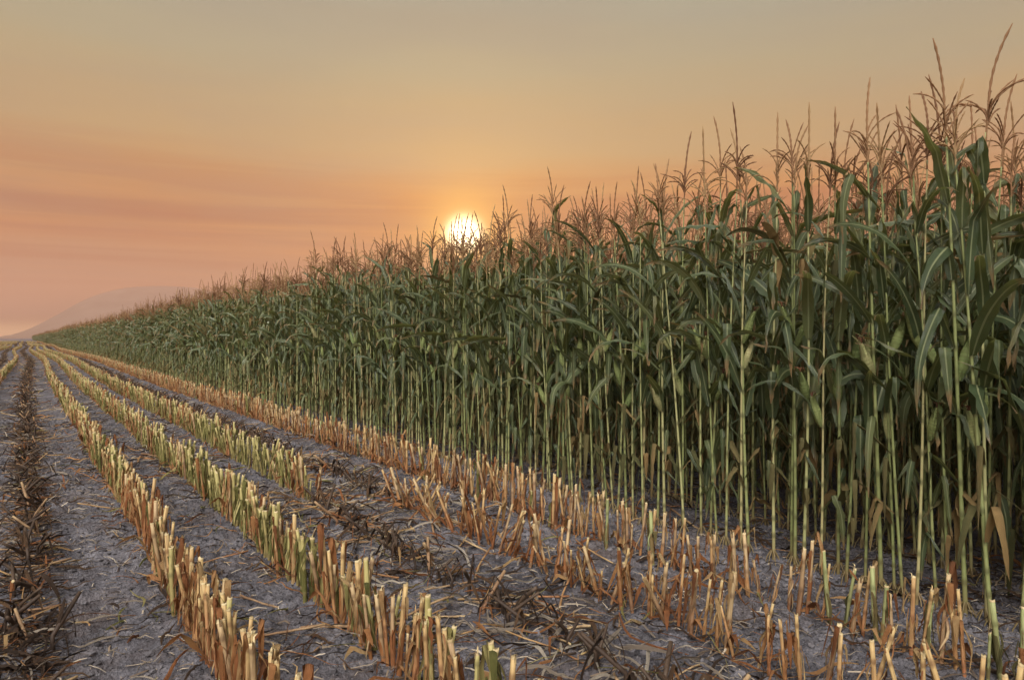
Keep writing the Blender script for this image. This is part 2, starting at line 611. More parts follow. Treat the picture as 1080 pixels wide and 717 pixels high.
def lying_leaf(seed, mat):
    """dry curled blade lying on the ground, centred on its middle"""
    r = random.Random(seed * 13 + 1)
    L_ = r.uniform(.22, .5)
    W = r.uniform(.007, .026)
    seg = 9
    a = r.uniform(0, 6.28)
    p = Vector((0, 0, .015))
    pts, ws, wd = [], [], []
    cu = r.uniform(-1.6, 1.6)
    tw0, tw1 = r.uniform(-.6, .6), r.uniform(-2.6, 2.6)
    ph = r.uniform(0, 6)
    for i in range(seg + 1):
        t = i / seg
        z = .012 + .035 * abs(math.sin(t * r.uniform(3, 4) + ph)) + W * .4 * abs(math.sin(tw0 + tw1 * t))
        pts.append(Vector((p.x, p.y, z)))
        wd.append(max(.003, W * min(1, .4 + 3 * t) * (1 - t ** 2.2) ** .7))
        d = Vector((math.cos(a), math.sin(a), 0))
        sd = Vector((-d.y, d.x, 0))
        tw = tw0 + tw1 * t
        ws.append((sd * math.cos(tw) + Vector((0, 0, 1)) * math.sin(tw)).normalized())
        p = p + d * (L_ / seg)
        a += cu / seg
    mid = pts[seg // 2].copy()
    mid.z = 0
    mb = MB()
    mb.strip([q - mid for q in pts], ws, wd, mat, r.uniform(.2, .7), W * .15, 4, ph)
    return mb


def lying_stalk(seed, mat):
    r = random.Random(seed * 19 + 5)
    L_ = r.uniform(.25, .7)
    mb = MB()
    n = 9
    rr = r.uniform(.005, .010)
    pts = [Vector(((i / (n - 1) - .5) * L_, .02 * math.sin(i * .6 + seed), rr * .9 + .006 * r.random())) for i in range(n)]
    mb.tube(pts, [rr * (1.15 if i % 3 == 1 else .95) for i in range(n)], mat, 7, True, [1.0 if i % 3 == 1 else 0 for i in range(n)], [.1 + .3 * i / n for i in range(n)], PITH, True)
    leaf(mb, rr, r.uniform(.15, .3), r.uniform(.015, .035), r.uniform(-.6, .6), r.uniform(.1, .6), r.uniform(.8, 1.6), .3, r, BLEACH if r.random() < .5 else ORANGE, Vector((L_ * .2, 0, 0)), seg=7, twist=r.uniform(-2, 2))
    return mb


def straw_bit(seed):
    r = random.Random(seed * 7 + 2)
    mb = MB()
    L_ = r.uniform(.03, .11)
    a = Vector((-L_ / 2, 0, .008))
    b = Vector((L_ / 2, 0, .006 + r.uniform(0, .02)))
    c = (a + b) / 2 + Vector((0, r.uniform(-.01, .01), r.uniform(0, .012)))
    mb.strip([a, c, b], [Vector((0, 1, .2)).normalized()] * 3, [.006, .008, .004], STRAW, .4, cols=2)
    return mb


def clod(seed):
    r = random.Random(seed * 5 + 9)
    import bmesh
    bm = bmesh.new()
    bmesh.ops.create_icosphere(bm, subdivisions=2, radius=1.0)
    off = Vector((r.uniform(0, 50), r.uniform(0, 50), r.uniform(0, 50)))
    from mathutils import noise as mn
    sx, sy, sz = r.uniform(.8, 1.2), r.uniform(.7, 1.2), r.uniform(.5, .8)
    mb = MB()
    s = mb.slot(CLOD)
    for v in bm.verts:
        k = 1 + .5 * mn.noise(v.co * 1.5 + off) + .45 * mn.noise(v.co * 3.9 + off)
        mb.v.append(Vector((v.co.x * sx, v.co.y * sy, v.co.z * sz + .15)) * k)
        mb.a.append(0.0)
        mb.t.append(0.0)
    for f in bm.faces:
        mb.f.append(tuple(v.index for v in f.verts))
        mb.m.append(s)
    bm.free()
    return mb


# ------------------------------------------------------------------ object helpers
def tag(o, label=None, cat=None, group=None, kind=None):
    for k, v in (('label', label), ('category', cat), ('group', group), ('kind', kind)):
        if v:
            o[k] = v


def ob(name, me, parent=None):
    o = bpy.data.objects.new(name, me)
    COL.objects.link(o)
    if parent:
        o.parent = parent
    return o


_ones = 'zero first second third fourth fifth sixth seventh eighth ninth tenth eleventh twelfth thirteenth fourteenth fifteenth sixteenth seventeenth eighteenth nineteenth'.split()
_tens = {2: 'twent', 3: 'thirt', 4: 'fort', 5: 'fift', 6: 'sixt', 7: 'sevent', 8: 'eight', 9: 'ninet'}


def ordinal(n):
    if n < 20:
        return _ones[n]
    if n % 10 == 0:
        return _tens[n // 10] + 'ieth'
    return _tens[n // 10] + 'y-' + _ones[n % 10]


def scatter(name, pos, rot, scl, vid, protos, label, cat):
    """ONE object of kind stuff: instances of prototype meshes on a point mesh, for what nobody would count"""
    pc = bpy.data.collections.new(name + '_pieces')
    for i, me in enumerate(protos):
        pc.objects.link(bpy.data.objects.new('%s_piece_%02d' % (name, i), me))
    me = bpy.data.meshes.new(name)
    n = len(pos)
    me.vertices.add(n)
    me.vertices.foreach_set('co', np.asarray(pos, np.float32).ravel())
    for nm, ty, key, dat in (('rot', 'FLOAT_VECTOR', 'vector', rot), ('scl', 'FLOAT', 'value', scl), ('vid', 'INT', 'value', vid)):
        a = me.attributes.new(nm, ty, 'POINT')
        a.data.foreach_set(key, np.asarray(dat, np.int32 if ty == 'INT' else np.float32).ravel())
    me.update()
    o = ob(name, me)
    tag(o, label, cat, None, 'stuff')
    g = bpy.data.node_groups.new(name, 'GeometryNodeTree')
    g.interface.new_socket('Geometry', in_out='INPUT', socket_type='NodeSocketGeometry')
    g.interface.new_socket('Geometry', in_out='OUTPUT', socket_type='NodeSocketGeometry')
    gi, go = g.nodes.new('NodeGroupInput'), g.nodes.new('NodeGroupOutput')
    iop = g.nodes.new('GeometryNodeInstanceOnPoints')
    ci = g.nodes.new('GeometryNodeCollectionInfo')
    ci.inputs['Collection'].default_value = pc
    ci.inputs['Separate Children'].default_value = True
    ci.inputs['Reset Children'].default_value = True
    iop.inputs['Pick Instance'].default_value = True

    def na(nm, ty):
        q = g.nodes.new('GeometryNodeInputNamedAttribute')
        q.data_type = ty
        q.inputs['Name'].default_value = nm
        return q.outputs[0]
    g.links.new(gi.outputs[0], iop.inputs['Points'])
    g.links.new(ci.outputs[0], iop.inputs['Instance'])
    g.links.new(na('vid', 'INT'), iop.inputs['Instance Index'])
    g.links.new(na('rot', 'FLOAT_VECTOR'), iop.inputs['Rotation'])
    g.links.new(na('scl', 'FLOAT'), iop.inputs['Scale'])
    g.links.new(iop.outputs[0], go.inputs[0])
    md = o.modifiers.new('scatter', 'NODES')
    md.node_group = g
    return o


# ------------------------------------------------------------------ rows
ROW_X = {'dark': 0.02, 'a': 0.755, 'b': 1.46, 'c': 2.25, 'd': 2.92, 'e': 3.68}
CORN_X = 4.46


def wob(y):
    """the drill line wanders: a little everywhere, more far away"""
    k = np.clip((y - 18) / 40, 0, 1)
    return 0.018 * np.sin(y * 0.9 + 1) + 0.010 * np.sin(y * 2.3) + k * 0.28 * np.sin((y - 30) / 15.0)


# ------------------------------------------------------------------ ground
def hash2(ix, iy, k):
    h = (ix.astype(np.int64) * 374761393 + iy.astype(np.int64) * 668265263 + k * 2147483647) & 0xFFFFFFFF
    h = ((h ^ (h >> 13)) * 1274126177) & 0xFFFFFFFF
    h = h ^ (h >> 16)
    return (h & 0xFFFFFF) / float(0xFFFFFF)


def vnoise(x, y, k):
    ix, iy = np.floor(x), np.floor(y)
    fx, fy = x - ix, y - iy
    fx, fy = fx * fx * (3 - 2 * fx), fy * fy * (3 - 2 * fy)
    a, b = hash2(ix, iy, k), hash2(ix + 1, iy, k)
    c, d = hash2(ix, iy + 1, k), hash2(ix + 1, iy + 1, k)
    return (a + (b - a) * fx) * (1 - fy) + (c + (d - c) * fx) * fy


def domes(x, y, k, fill=0.75):
    """rounded lumps of random size in unit cells"""
    ix, iy = np.floor(x), np.floor(y)
    out = np.zeros_like(x)
    for dx in (-1, 0, 1):
        for dy in (-1, 0, 1):
            cx, cy = ix + dx, iy + dy
            px = cx + hash2(cx, cy, k)
            py = cy + hash2(cx, cy, k + 1)
            rr = 0.25 + 0.55 * hash2(cx, cy, k + 2)
            on = hash2(cx, cy, k + 3) < fill
            q = ((x - px) ** 2 + (y - py) ** 2) / (rr * rr)
            out = np.maximum(out, np.where(on & (q < 1), np.sqrt(np.maximum(0, 1 - q)) * rr, 0))
    return out


def ground_height(X, Y):
    fade = np.clip((26 - Y) / 14, 0, 1)
    z = 0.02 * (vnoise(X * 2.2, Y * 2.2, 5) - .5) + 0.012 * (vnoise(X * 6, Y * 6, 6) - .5) + .010 * (vnoise(X * 40, Y * 40, 7) - .5)
    wx = X + .05 * (vnoise(X * 14, Y * 14, 8) - .5)
    wy = Y + .05 * (vnoise(X * 14, Y * 14, 9) - .5)
    cl = .024 * domes(wx * 13, wy * 13, 11, .35) + .027 * domes(wx * 27, wy * 27, 21, .7) + .018 * domes(wx * 52, wy * 52, 31, .8)
    # tyre lug prints between the rows
    rough = np.ones_like(X)
    lug = np.zeros_like(X)
    for cx, hw, y0, y1 in ((.38, .24, 3.0, 60), (-.42, .26, 3.0, 60)):
        u = (X - cx - wob(Y)) / hw
        inside = np.clip((1 - np.abs(u)) * 4, 0, 1)
        seg = np.clip((vnoise(Y * .35 + cx * 7, Y * 0 + 3.3, 41) - .3) * 4, 0, 1)
        ph = (Y + np.abs(u) * .08) / .19
        bar = .5 + .5 * np.sin(2 * PI * ph + 1.2 * (vnoise(X * 5, Y * 5, 44) - .5))
        lug += inside * seg * (.052 * bar ** 1.5 - .026)
        rough -= inside * seg * .72
    # slight ridge along each row
    ridge = np.zeros_like(X)
    for x0 in list(ROW_X.values()) + [CORN_X + .75 * i for i in range(3)] + [-.74]:
        ridge += .028 * np.exp(-((X - x0 - wob(Y)) / .13) ** 2)
    return z + ridge + (cl * rough + lug) * fade


def axis_pts(fine0, fine1, step, lo, hi, grow=0.0, g=1.35):
    a = [fine0]
    while a[-1] < fine1:
        a.append(a[-1] + max(step, grow * a[-1]))
    s = a[-1] - a[-2]
    while a[-1] < hi:
        s *= g
        a.append(min(hi, a[-1] + s))
    b = []
    s = step
    v = fine0
    while v > lo:
        s *= g
        v = max(lo, v - s)
        b.append(v)
    return np.array(b[::-1] + a)


GX = axis_pts(-1.7, 5.3, .0125, -5300, 5300)
GY = axis_pts(1.2, 42, .0115, -5300, 5300, .0050)
XX, YY = np.meshgrid(GX, GY)
ZZ = ground_height(XX, YY)
near = (XX > -8) & (XX < 14) & (YY > -6) & (YY < 60)
ZZ = np.where(near, ZZ, 0.0)


def ground_z(x, y):
    if not (-8 < x < 14 and -6 < y < 60):
        return 0.0
    i = int(np.searchsorted(GX, x)) - 1
    j = int(np.searchsorted(GY, y)) - 1
    u = (x - GX[i]) / (GX[i + 1] - GX[i])
    v = (y - GY[j]) / (GY[j + 1] - GY[j])
    return float((ZZ[j, i] * (1 - u) + ZZ[j, i + 1] * u) * (1 - v) + (ZZ[j + 1, i] * (1 - u) + ZZ[j + 1, i + 1] * u) * v)


def mat_ground():
    m, nt = new_mat('dry_grey_soil')
    tc = N(nt, 'ShaderNodeTexCoord')

    def nz(s, d=4, r=.6):
        n = N(nt, 'ShaderNodeTexNoise')
        n.inputs['Scale'].default_value = s
        n.inputs['Detail'].default_value = d
        n.inputs['Roughness'].default_value = r
        L(nt, tc.outputs['Object'], n.inputs['Vector'])
        return n.outputs['Fac']
    big, mid_, fine = nz(.9, 3), nz(9, 5), nz(70, 5, .7)
    f = math_node(nt, 'ADD', math_node(nt, 'MULTIPLY', big, .3), math_node(nt, 'ADD', math_node(nt, 'MULTIPLY', mid_, .35), math_node(nt, 'MULTIPLY', fine, .35)))
    c = ramp(nt, f, [(.34, (.034, .032, .035)), (.46, (.090, .087, .096)), (.54, (.160, .155, .169)), (.66, (.31, .30, .318))])
    pat = math_node(nt, 'MULTIPLY', math_node(nt, 'SUBTRACT', nz(1.6, 5, .65), .48), 5.0, clamp=True)
    c = mix(nt, math_node(nt, 'MULTIPLY', pat, .55), c, (.10, .068, .050))
    # flecks of chopped straw and rotting leaf in the crust
    vo = N(nt, 'ShaderNodeTexVoronoi')
    vo.inputs['Scale'].default_value = 55
    mp = N(nt, 'ShaderNodeMapping')
    mp.inputs['Scale'].default_value = (1, .35, 1)
    L(nt, tc.outputs['Object'], mp.inputs['Vector'])
    L(nt, mp.outputs[0], vo.inputs['Vector'])
    fl = math_node(nt, 'LESS_THAN', vo.outputs['Distance'], .16)
    fl = math_node(nt, 'MULTIPLY', fl, math_node(nt, 'GREATER_THAN', mid_, .52))
    c = mix(nt, math_node(nt, 'MULTIPLY', fl, .7), c, (.33, .26, .17))
    def crumb(s):
        q = N(nt, 'ShaderNodeTexVoronoi')
        q.inputs['Scale'].default_value = s
        wv = N(nt, 'ShaderNodeVectorMath', operation='ADD')
        nn = N(nt, 'ShaderNodeTexNoise')
        nn.inputs['Scale'].default_value = 12
        L(nt, tc.outputs['Object'], nn.inputs['Vector'])
        sc_ = N(nt, 'ShaderNodeVectorMath', operation='SCALE')
        sc_.inputs['Scale'].default_value = .06
        L(nt, nn.outputs['Color'], sc_.inputs[0])
        L(nt, tc.outputs['Object'], wv.inputs[0])
        L(nt, sc_.outputs[0], wv.inputs[1])
        L(nt, wv.outputs[0], q.inputs['Vector'])
        return q.outputs['Distance']
    h = math_node(nt, 'ADD', math_node(nt, 'MULTIPLY', mid_, .5), math_node(nt, 'MULTIPLY', fine, .6))
    h = math_node(nt, 'SUBTRACT', h, math_node(nt, 'MULTIPLY', crumb(38), .5))
    h = math_node(nt, 'SUBTRACT', h, math_node(nt, 'MULTIPLY', crumb(85), .35))
    finish(nt, c, .95, .12, 0, None, h, .03)
    return m


def build_ground():
    ny, nx = XX.shape
    me = bpy.data.meshes.new('ground')
    me.vertices.add(nx * ny)
    co = np.stack([XX, YY, ZZ], -1).astype(np.float32)
    me.vertices.foreach_set('co', co.ravel())
    i = np.arange(ny - 1)[:, None] * nx + np.arange(nx - 1)[None, :]
    q = np.stack([i, i + 1, i + 1 + nx, i + nx], -1).reshape(-1, 4)
    nf = len(q)
    me.loops.add(nf * 4)
    me.loops.foreach_set('vertex_index', q.ravel().astype(np.int32))
    me.polygons.add(nf)
    me.polygons.foreach_set('loop_start', np.arange(0, nf * 4, 4, dtype=np.int32))
    me.polygons.foreach_set('use_smooth', np.ones(nf, bool))
    me.update(calc_edges=True)
    me.validate()
    me.materials.append(mat_ground())
    o = ob('ground', me)
    tag(o, 'dry grey cloddy soil of the harvested strip, running flat to the horizon', 'ground', None, 'structure')


build_ground()


# ------------------------------------------------------------------ far hills
def build_hills():
    prof = [(-75, 8), (-66, 14), (-60, 8), (-52, 20), (-42, 8), (-34, 5), (-33.4, 10), (-32.6, 30), (-31.6, 66), (-30.6, 104), (-29.7, 138), (-28.8, 166), (-27, 198), (-24.8, 208), (-23, 205), (-20.5, 190), (-17, 172), (-12, 150), (-4, 120), (6, 130), (18, 90), (30, 60), (45, 30)]
    na, nr = 241, 15
    ang = np.linspace(-75, 45, na)
    hh = np.interp(ang, [p[0] for p in prof], [p[1] for p in prof])
    k = np.hanning(7)
    hh = np.convolve(np.pad(hh, 3, mode='edge'), k / k.sum(), 'valid')
    vs, fs = [], []
    for j in range(nr):
        t = j / (nr - 1)
        for i in range(na):
            a = math.radians(ang[i]) + TH
            rr = 3500 + 1540 * t
            w = max(0, math.sin(PI * t)) ** .8
            n = float(vnoise(np.array([i * .23]), np.array([j * .7]), 3)[0]) - .5
            z = 1.24 * hh[i] * w * (1 + .10 * n) - 2
            if t in (0, 1):
                z = -2
            vs.append((math.sin(a) * rr, math.cos(a) * rr, z))
    for j in range(nr - 1):
        for i in range(na - 1):
            q = j * na + i
            fs.append((q, q + 1, q + na + 1, q + na))
    me = bpy.data.meshes.new('hills')
    me.from_pydata(vs, [], fs)
    me.polygons.foreach_set('use_smooth', [True] * len(fs))
    m, nt = new_mat('hill_scrub')
    v = noise(nt, .01, 4)
    finish(nt, ramp(nt, v, [(.3, (.13, .115, .105)), (.7, (.20, .18, .16))]), .95, .1)
    me.materials.append(m)
    o = ob('hills', me)
    tag(o, 'low rounded hills fading into the smoky haze on the horizon', 'hills', None, 'structure')


build_hills()

# ------------------------------------------------------------------ standing corn
NP = 14
corn = [make_corn(100 + i) for i in range(NP)]
field_me = [merged(make_corn(300 + i, True)).mesh('corn') for i in range(NP)]
corn_me = []
for i, p in enumerate(corn):
    fol = MB()
    for x in p['leaves']:
        fol.add(x)
    corn_me.append({
        'stalk': p['stalk'].mesh('stalk'), 'leaves': [x.mesh('leaf') for x in p['leaves']], 'foliage': fol.mesh('foliage'),
        'husk': p['ear'][0].mesh('ear'), 'silk': p['ear'][1].mesh('silk'), 'tassel': p['tassel'].mesh('tassel'),
    })
proto_near, proto_mid = [], []


def corn_proto(i, near):
    """a plant with its parts: Empty > stalk, leaf (each), ear > silk, tassel; farther plants carry their leaves as one foliage mesh"""
    d = corn_me[i]
    e = ob('corn_plant', None)
    e.empty_display_size = .1
    ob('stalk', d['stalk'], e)
    if near:
        for l_ in d['leaves']:
            ob('leaf', l_, e)
    else:
        ob('foliage', d['foliage'], e)
    h = ob('ear', d['husk'], e)
    ob('silk', d['silk'], h)
    ob('tassel', d['tassel'], e)
    return e


def copy_tree(o, parent=None):
    c = o.copy()
    COL.objects.link(c)
    c.parent = parent
    for ch in CHILD[o.name]:
        copy_tree(ch, c)
    return c


CHILD = {}


def note_children(o):
    CHILD[o.name] = list(o.children)
    for c in o.children:
        note_children(c)


rp = random.Random(21)
plants = []                                         # (row, x, y, rz, scale, tilt x, tilt y, variant)
for k in range(28):
    x0 = CORN_X + .75 * k
    y = -7.0 + rp.uniform(0, .1)
    lim = 620 if k < 10 else 130
    while y < lim:
        st = rp.uniform(.07, .13) if y < 60 or k > 9 else rp.uniform(.16, .27)
        if k > 9:
            st *= 1.7
        y += st
        if rp.random() < .02:
            y += .15
        w = float(wob(np.array(y)))
        hgt = 1.0 + .025 * math.sin(y * .7 + k) + rp.gauss(0, .045)
        plants.append((k, x0 + w + rp.gauss(0, .03), y, rp.uniform(0, 2 * PI), hgt, rp.gauss(0, .032), rp.gauss(0, .032), rp.randrange(NP)))

chosen = set()
quota = {0: 175, 1: 85, 2: 40}
order = {}
for k, q in quota.items():
    c = []
    for i, p in enumerate(plants):
        if p[0] == k and p[2] < 45:
            v = view(p[1], p[2])
            if v and -5 < v[0] < 1075 and v[2] < 40:
                c.append((v[2], i))
    c.sort()
    order[k] = [i for _, i in c[:q]]
    chosen.update(order[k])

used_n, used_m = {}, {}


def place_corn(i, near):
    k, x, y, rz, s, tx, ty, v = plants[i]
    store = used_n if near else used_m
    if v not in store:
        store[v] = corn_proto(v, near)
        note_children(store[v])
        o = store[v]
    else:
        o = copy_tree(store[v])
    o.location = (x, y, ground_z(x, y) - .005)
    o.rotation_euler = (tx, ty, rz)
    o.scale = (s, s, s)
    return o


def zone(x, y):
    u = view(x, y)[0]
    return u


for n, i in enumerate(order[0]):
    o = place_corn(i, n < 48)
    if n < 99:
        lab = 'tasselled corn plant, %s from the right end of the standing front row' % ordinal(n + 1)
        if n == 0:
            lab = 'tall tasselled corn plant at the right end of the standing front row'
    else:
        u = zone(plants[i][1], plants[i][2])
        lab = 'thin tasselled corn plant packed into the front row just right of the low sun' if u > 490 else 'thin tasselled corn plant packed into the front row left of the low sun'
    tag(o, lab, 'corn plant', 'corn plants of the front row')
for k, nm in ((1, 'second'), (2, 'third')):
    for n, i in enumerate(order[k]):
        o = place_corn(i, k == 1 and n < 10)
        if n < 18 and k == 1:
            lab = 'shaded corn plant, %s from the right end of the second row' % ordinal(n + 1)
        else:
            lab = 'dim green corn plant half hidden in the %s row behind the field edge' % nm
        tag(o, lab, 'corn plant', 'corn plants of the %s row' % nm)

rest = [p for i, p in enumerate(plants) if i not in chosen]
scatter('corn_field', [(p[1], p[2], ground_z(p[1], p[2]) - .005 if p[2] < 40 and p[0] < 8 else 0) for p in rest], [(p[5], p[6], p[3]) for p in rest], [p[4] for p in rest], [p[7] for p in rest], field_me,
        'dense mass of unharvested tasselled corn stretching back behind the front plants and into the distance', 'corn field')

# ------------------------------------------------------------------ stubble
KINDS = ['orange', 'olive', 'tan', 'fresh']
NV = 6
stub_me = {}
stub_all = []
for kd in KINDS:
    for v in range(NV):
        p = make_stub(v + 1, kd)
        a = MB()
        for n_ in ('stem', 'pith', 'sheath'):
            a.add(p[n_])
        for q in p['dry_leaf']:
            a.add(q)
        stub_me[(kd, v)] = {n_: ([b_.mesh(n_) for b_ in q] if n_ == 'dry_leaf' else q.mesh(n_)) for n_, q in p.items()}
        stub_all.append(a.mesh('stub'))
stub_proto = {}


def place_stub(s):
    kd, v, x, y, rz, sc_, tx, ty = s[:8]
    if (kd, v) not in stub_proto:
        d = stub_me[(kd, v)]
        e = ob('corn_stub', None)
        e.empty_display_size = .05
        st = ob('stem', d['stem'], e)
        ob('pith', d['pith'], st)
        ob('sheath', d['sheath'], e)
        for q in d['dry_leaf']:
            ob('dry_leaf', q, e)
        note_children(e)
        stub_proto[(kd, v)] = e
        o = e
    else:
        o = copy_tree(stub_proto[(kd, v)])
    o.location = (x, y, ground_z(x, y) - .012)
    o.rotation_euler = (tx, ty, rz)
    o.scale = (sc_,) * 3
    return o


rs = random.Random(5)


def pick(weights):
    return rs.choices(KINDS, weights)[0]


stubs = []                                          # kind, variant, x, y, rz, scale, tilt, tilt, row
flat = []                                           # crushed: x, y, rz, scale


def add_row(row, x0, y0, y1, gap, standing, weights, tilt, sc0=1.0):
    y = y0
    while y < y1:
        g = (gap(y) if callable(gap) else gap) * rs.uniform(.5, 1.5)
        if y > 60:
            g *= 1.5
        y += g
        if row in 'ab' and rs.random() < .01:
            y += .12
        x = x0 + float(wob(np.array(y))) + rs.gauss(0, .017)
        if standing(y):
            t = tilt(y)
            stubs.append((pick(weights(y)), rs.randrange(NV), x, y, rs.uniform(0, 6.28), sc0 * (rs.uniform(.82, 1.12) if rs.random() < .85 else rs.uniform(.55, .85)), t[0] + rs.gauss(0, .085), t[1] + rs.gauss(0, .085), row))
        elif rs.random() < .55:
            flat.append((x + rs.gauss(0, .05), y, rs.uniform(0, 6.28), rs.uniform(.75, 1.25), row))


Z2 = lambda y: (0, 0)
add_row('a', ROW_X['a'], 1.5, 330, .047, lambda y: True, lambda y: (8, 2 + max(0, y - 4) * 1.2 + 2 * math.sin(y), 3, 0) if y < 16 else (3, 9, 3, 0), Z2)
add_row('b', ROW_X['b'], 1.2, 330, .047, lambda y: True, lambda y: (6, 4, 3, 0) if y < 4.2 else (2, 9, 1, 0) if y < 14 else (2, 8, 2, 0), Z2)
add_row('c', ROW_X['c'], 1.0, 330, .06, lambda y: y > 6.9, lambda y: (2, 9, 2, 0), Z2)
add_row('d', ROW_X['d'], .6, 330, .075, lambda y: y < 6.6, lambda y: (6, 0, 4, 0), lambda y: (-.25 - .12 * max(0, y - 3.6), .1) if y > 3.4 else (rs.gauss(0, .1), rs.gauss(0, .1)), .95)
add_row('e', ROW_X['e'], .6, 330, lambda y: .075 if y < 4.5 else .058, lambda y: True, lambda y: (2, 0, 4, 6) if y < 2.6 else (4, .5, 6, .4), Z2, 1.0)
add_row('dark', ROW_X['dark'], 3.0, 330, .11, lambda y: False, None, Z2)
for k in range(1, 34):
    x0 = -.74 * k
    add_row('left', x0, 2.0 if k < 6 else 10, 330, .10 if k < 5 else .3, (lambda y: True) if k != 2 else (lambda y: False), lambda y: (3, 7, 2, 0), Z2)

cand = []
for i, s in enumerate(stubs):
    if s[8] == 'left' or s[3] > 40:
        continue
    v = view(s[2], s[3])
    if v and 0 < v[0] < 1075 and 357 < 357 + (v[1] - 357) * .72 < 712:
        cand.append((v[2], i))
cand.sort()
near_ids = [i for _, i in cand[:300]]
row_desc = {
    'a': 'the stubble row beside the dark crushed row',
    'b': 'the second row from the dark one',
    'c': 'the row that ends trampled',
    'd': 'the leaning orange row',
    'e': 'the row next to the standing corn',
}
kind_desc = {'orange': 'tan corn stub', 'olive': 'olive corn stub', 'tan': 'brown corn stub', 'fresh': 'pale green corn stub'}
cnt = {}
for i in near_ids:
    s = stubs[i]
    o = place_stub(s)
    r_ = s[8]
    cnt[r_] = cnt.get(r_, 0) + 1
    if cnt[r_] <= 40:
        lab = '%s, %s from the bottom in %s' % (kind_desc[s[0]], ordinal(cnt[r_]), row_desc[r_])
    else:
        lab = 'small %s farther along %s' % (kind_desc[s[0]], row_desc[r_])
    tag(o, lab, 'corn stub', {'a': 'stubs of the crowded row beside the crushed row', 'b': 'stubs of the second crowded row', 'c': 'stubs of the row that was partly flattened', 'd': 'stubs of the leaning row', 'e': 'stubs of the row next to the standing corn'}[r_])
ns = set(near_ids)
rest = [s for i, s in enumerate(stubs) if i not in ns]
scatter('stubble', [(s[2], s[3], ground_z(s[2], s[3]) - .012 if s[3] < 40 else 0) for s in rest], [(s[6], s[7], s[4]) for s in rest], [s[5] for s in rest], [KINDS.index(s[0]) * NV + s[1] for s in rest], stub_all,
        'lines of cut corn stubble running on towards the vanishing point', 'stubble')

# ------------------------------------------------------------------ crushed stubs
NC = 8
cr = [make_crushed(i) for i in range(NC)]
cr_me = [{'stem': p['stem'].mesh('stem'), 'dry_leaf': [b_.mesh('dry_leaf') for b_ in p['dry_leaf']]} for p in cr]
cr_all = []
for p in cr:
    a = MB()
    a.add(p['stem'])
    for q in p['dry_leaf']:
        a.add(q)
    cr_all.append(a.mesh('crushed'))
cand = []
for i, s in enumerate(flat):
    v = view(s[0], s[1])
    if v and 4 < v[0] < 1070 and v[1] < 712 and s[1] < 30:
        cand.append((v[2], i))
cand.sort()
cids = [i for _, i in cand[:120]]
cproto = {}
cnt = {}
cdesc = {'dark': 'the dark crushed row at the left', 'c': 'the trampled gap beside the second stubble row', 'd': 'the flattened row beyond the leaning stubs', 'left': 'the crushed row at the left edge'}
for i in cids:
    x, y, rz, s_, row = flat[i]
    v = rs.randrange(NC)
    if v not in cproto:
        e = ob('crushed_stub', None)
        e.empty_display_size = .05
        ob('stem', cr_me[v]['stem'], e)
        for q in cr_me[v]['dry_leaf']:
            ob('dry_leaf', q, e)
        note_children(e)
        cproto[v] = e
        o = e
    else:
        o = copy_tree(cproto[v])
    o.location = (x, y, ground_z(x, y) - .008)
    o.rotation_euler = (0, 0, rz)
    o.scale = (s_,) * 3
    cnt[row] = cnt.get(row, 0) + 1
    if cnt[row] <= 25:
        lab = 'snapped dark corn stub, %s from the bottom edge in %s' % (ordinal(cnt[row]), cdesc[row])
        if len(lab.split()) > 16:
            lab = 'snapped dark stub, %s from the bottom in %s' % (ordinal(cnt[row]), cdesc[row])
    else:
        lab = 'small snapped dark stub lying farther along %s' % cdesc[row]
    tag(o, lab, 'crushed stub', 'crushed stubs of ' + cdesc[row])
cs = set(cids)
rest = [s for i, s in enumerate(flat) if i not in cs]
scatter('crushed_stubble', [(s[0], s[1], ground_z(s[0], s[1]) - .008 if s[1] < 40 else 0) for s in rest], [(0, 0, s[2]) for s in rest], [s[3] for s in rest], [rs.randrange(NC) for s in rest], cr_all,
        'dark flattened stubble trailing away along the crushed rows', 'stubble')

# ------------------------------------------------------------------ leaf litter, fallen stalks, straw, clods
lit_me, lit_pool = [], []
for mname, mt, n_ in (('dark', DARK, 6), ('orange', ORANGE, 4), ('bleach', BLEACH, 4), ('olive', OLIVE, 2)):
    for i in range(n_):
        lit_me.append(lying_leaf(len(lit_me) + 1, mt).mesh('dry_leaf'))
        lit_pool.append(mname)
for i in range(4):
    lit_me.append(lying_stalk(i + 1, [STUB_T, STUB_D, STUB_O, STUB_T][i]).mesh('fallen_stalk'))
    lit_pool.append('stalk')
byname = {k: [i for i, q in enumerate(lit_pool) if q == k] for k in set(lit_pool)}
rl = random.Random(77)
litter = []


def drop(n, x0, sx, y0, y1, weights, power=1.0, smin=.6, smax=1.15):
    keys = ['dark', 'orange', 'bleach', 'olive', 'stalk']
    for _ in range(n):
        y = y0 + (y1 - y0) * rl.random() ** power
        x = x0 + float(wob(np.array(y))) + rl.gauss(0, sx)
        v = rl.choice(byname[rl.choices(keys, weights)[0]])
        litter.append((x, y, ground_z(x, y) + rl.uniform(0, .02), rl.uniform(-.25, .25), rl.uniform(-.25, .25), rl.uniform(0, 6.28), rl.uniform(smin, smax), v))


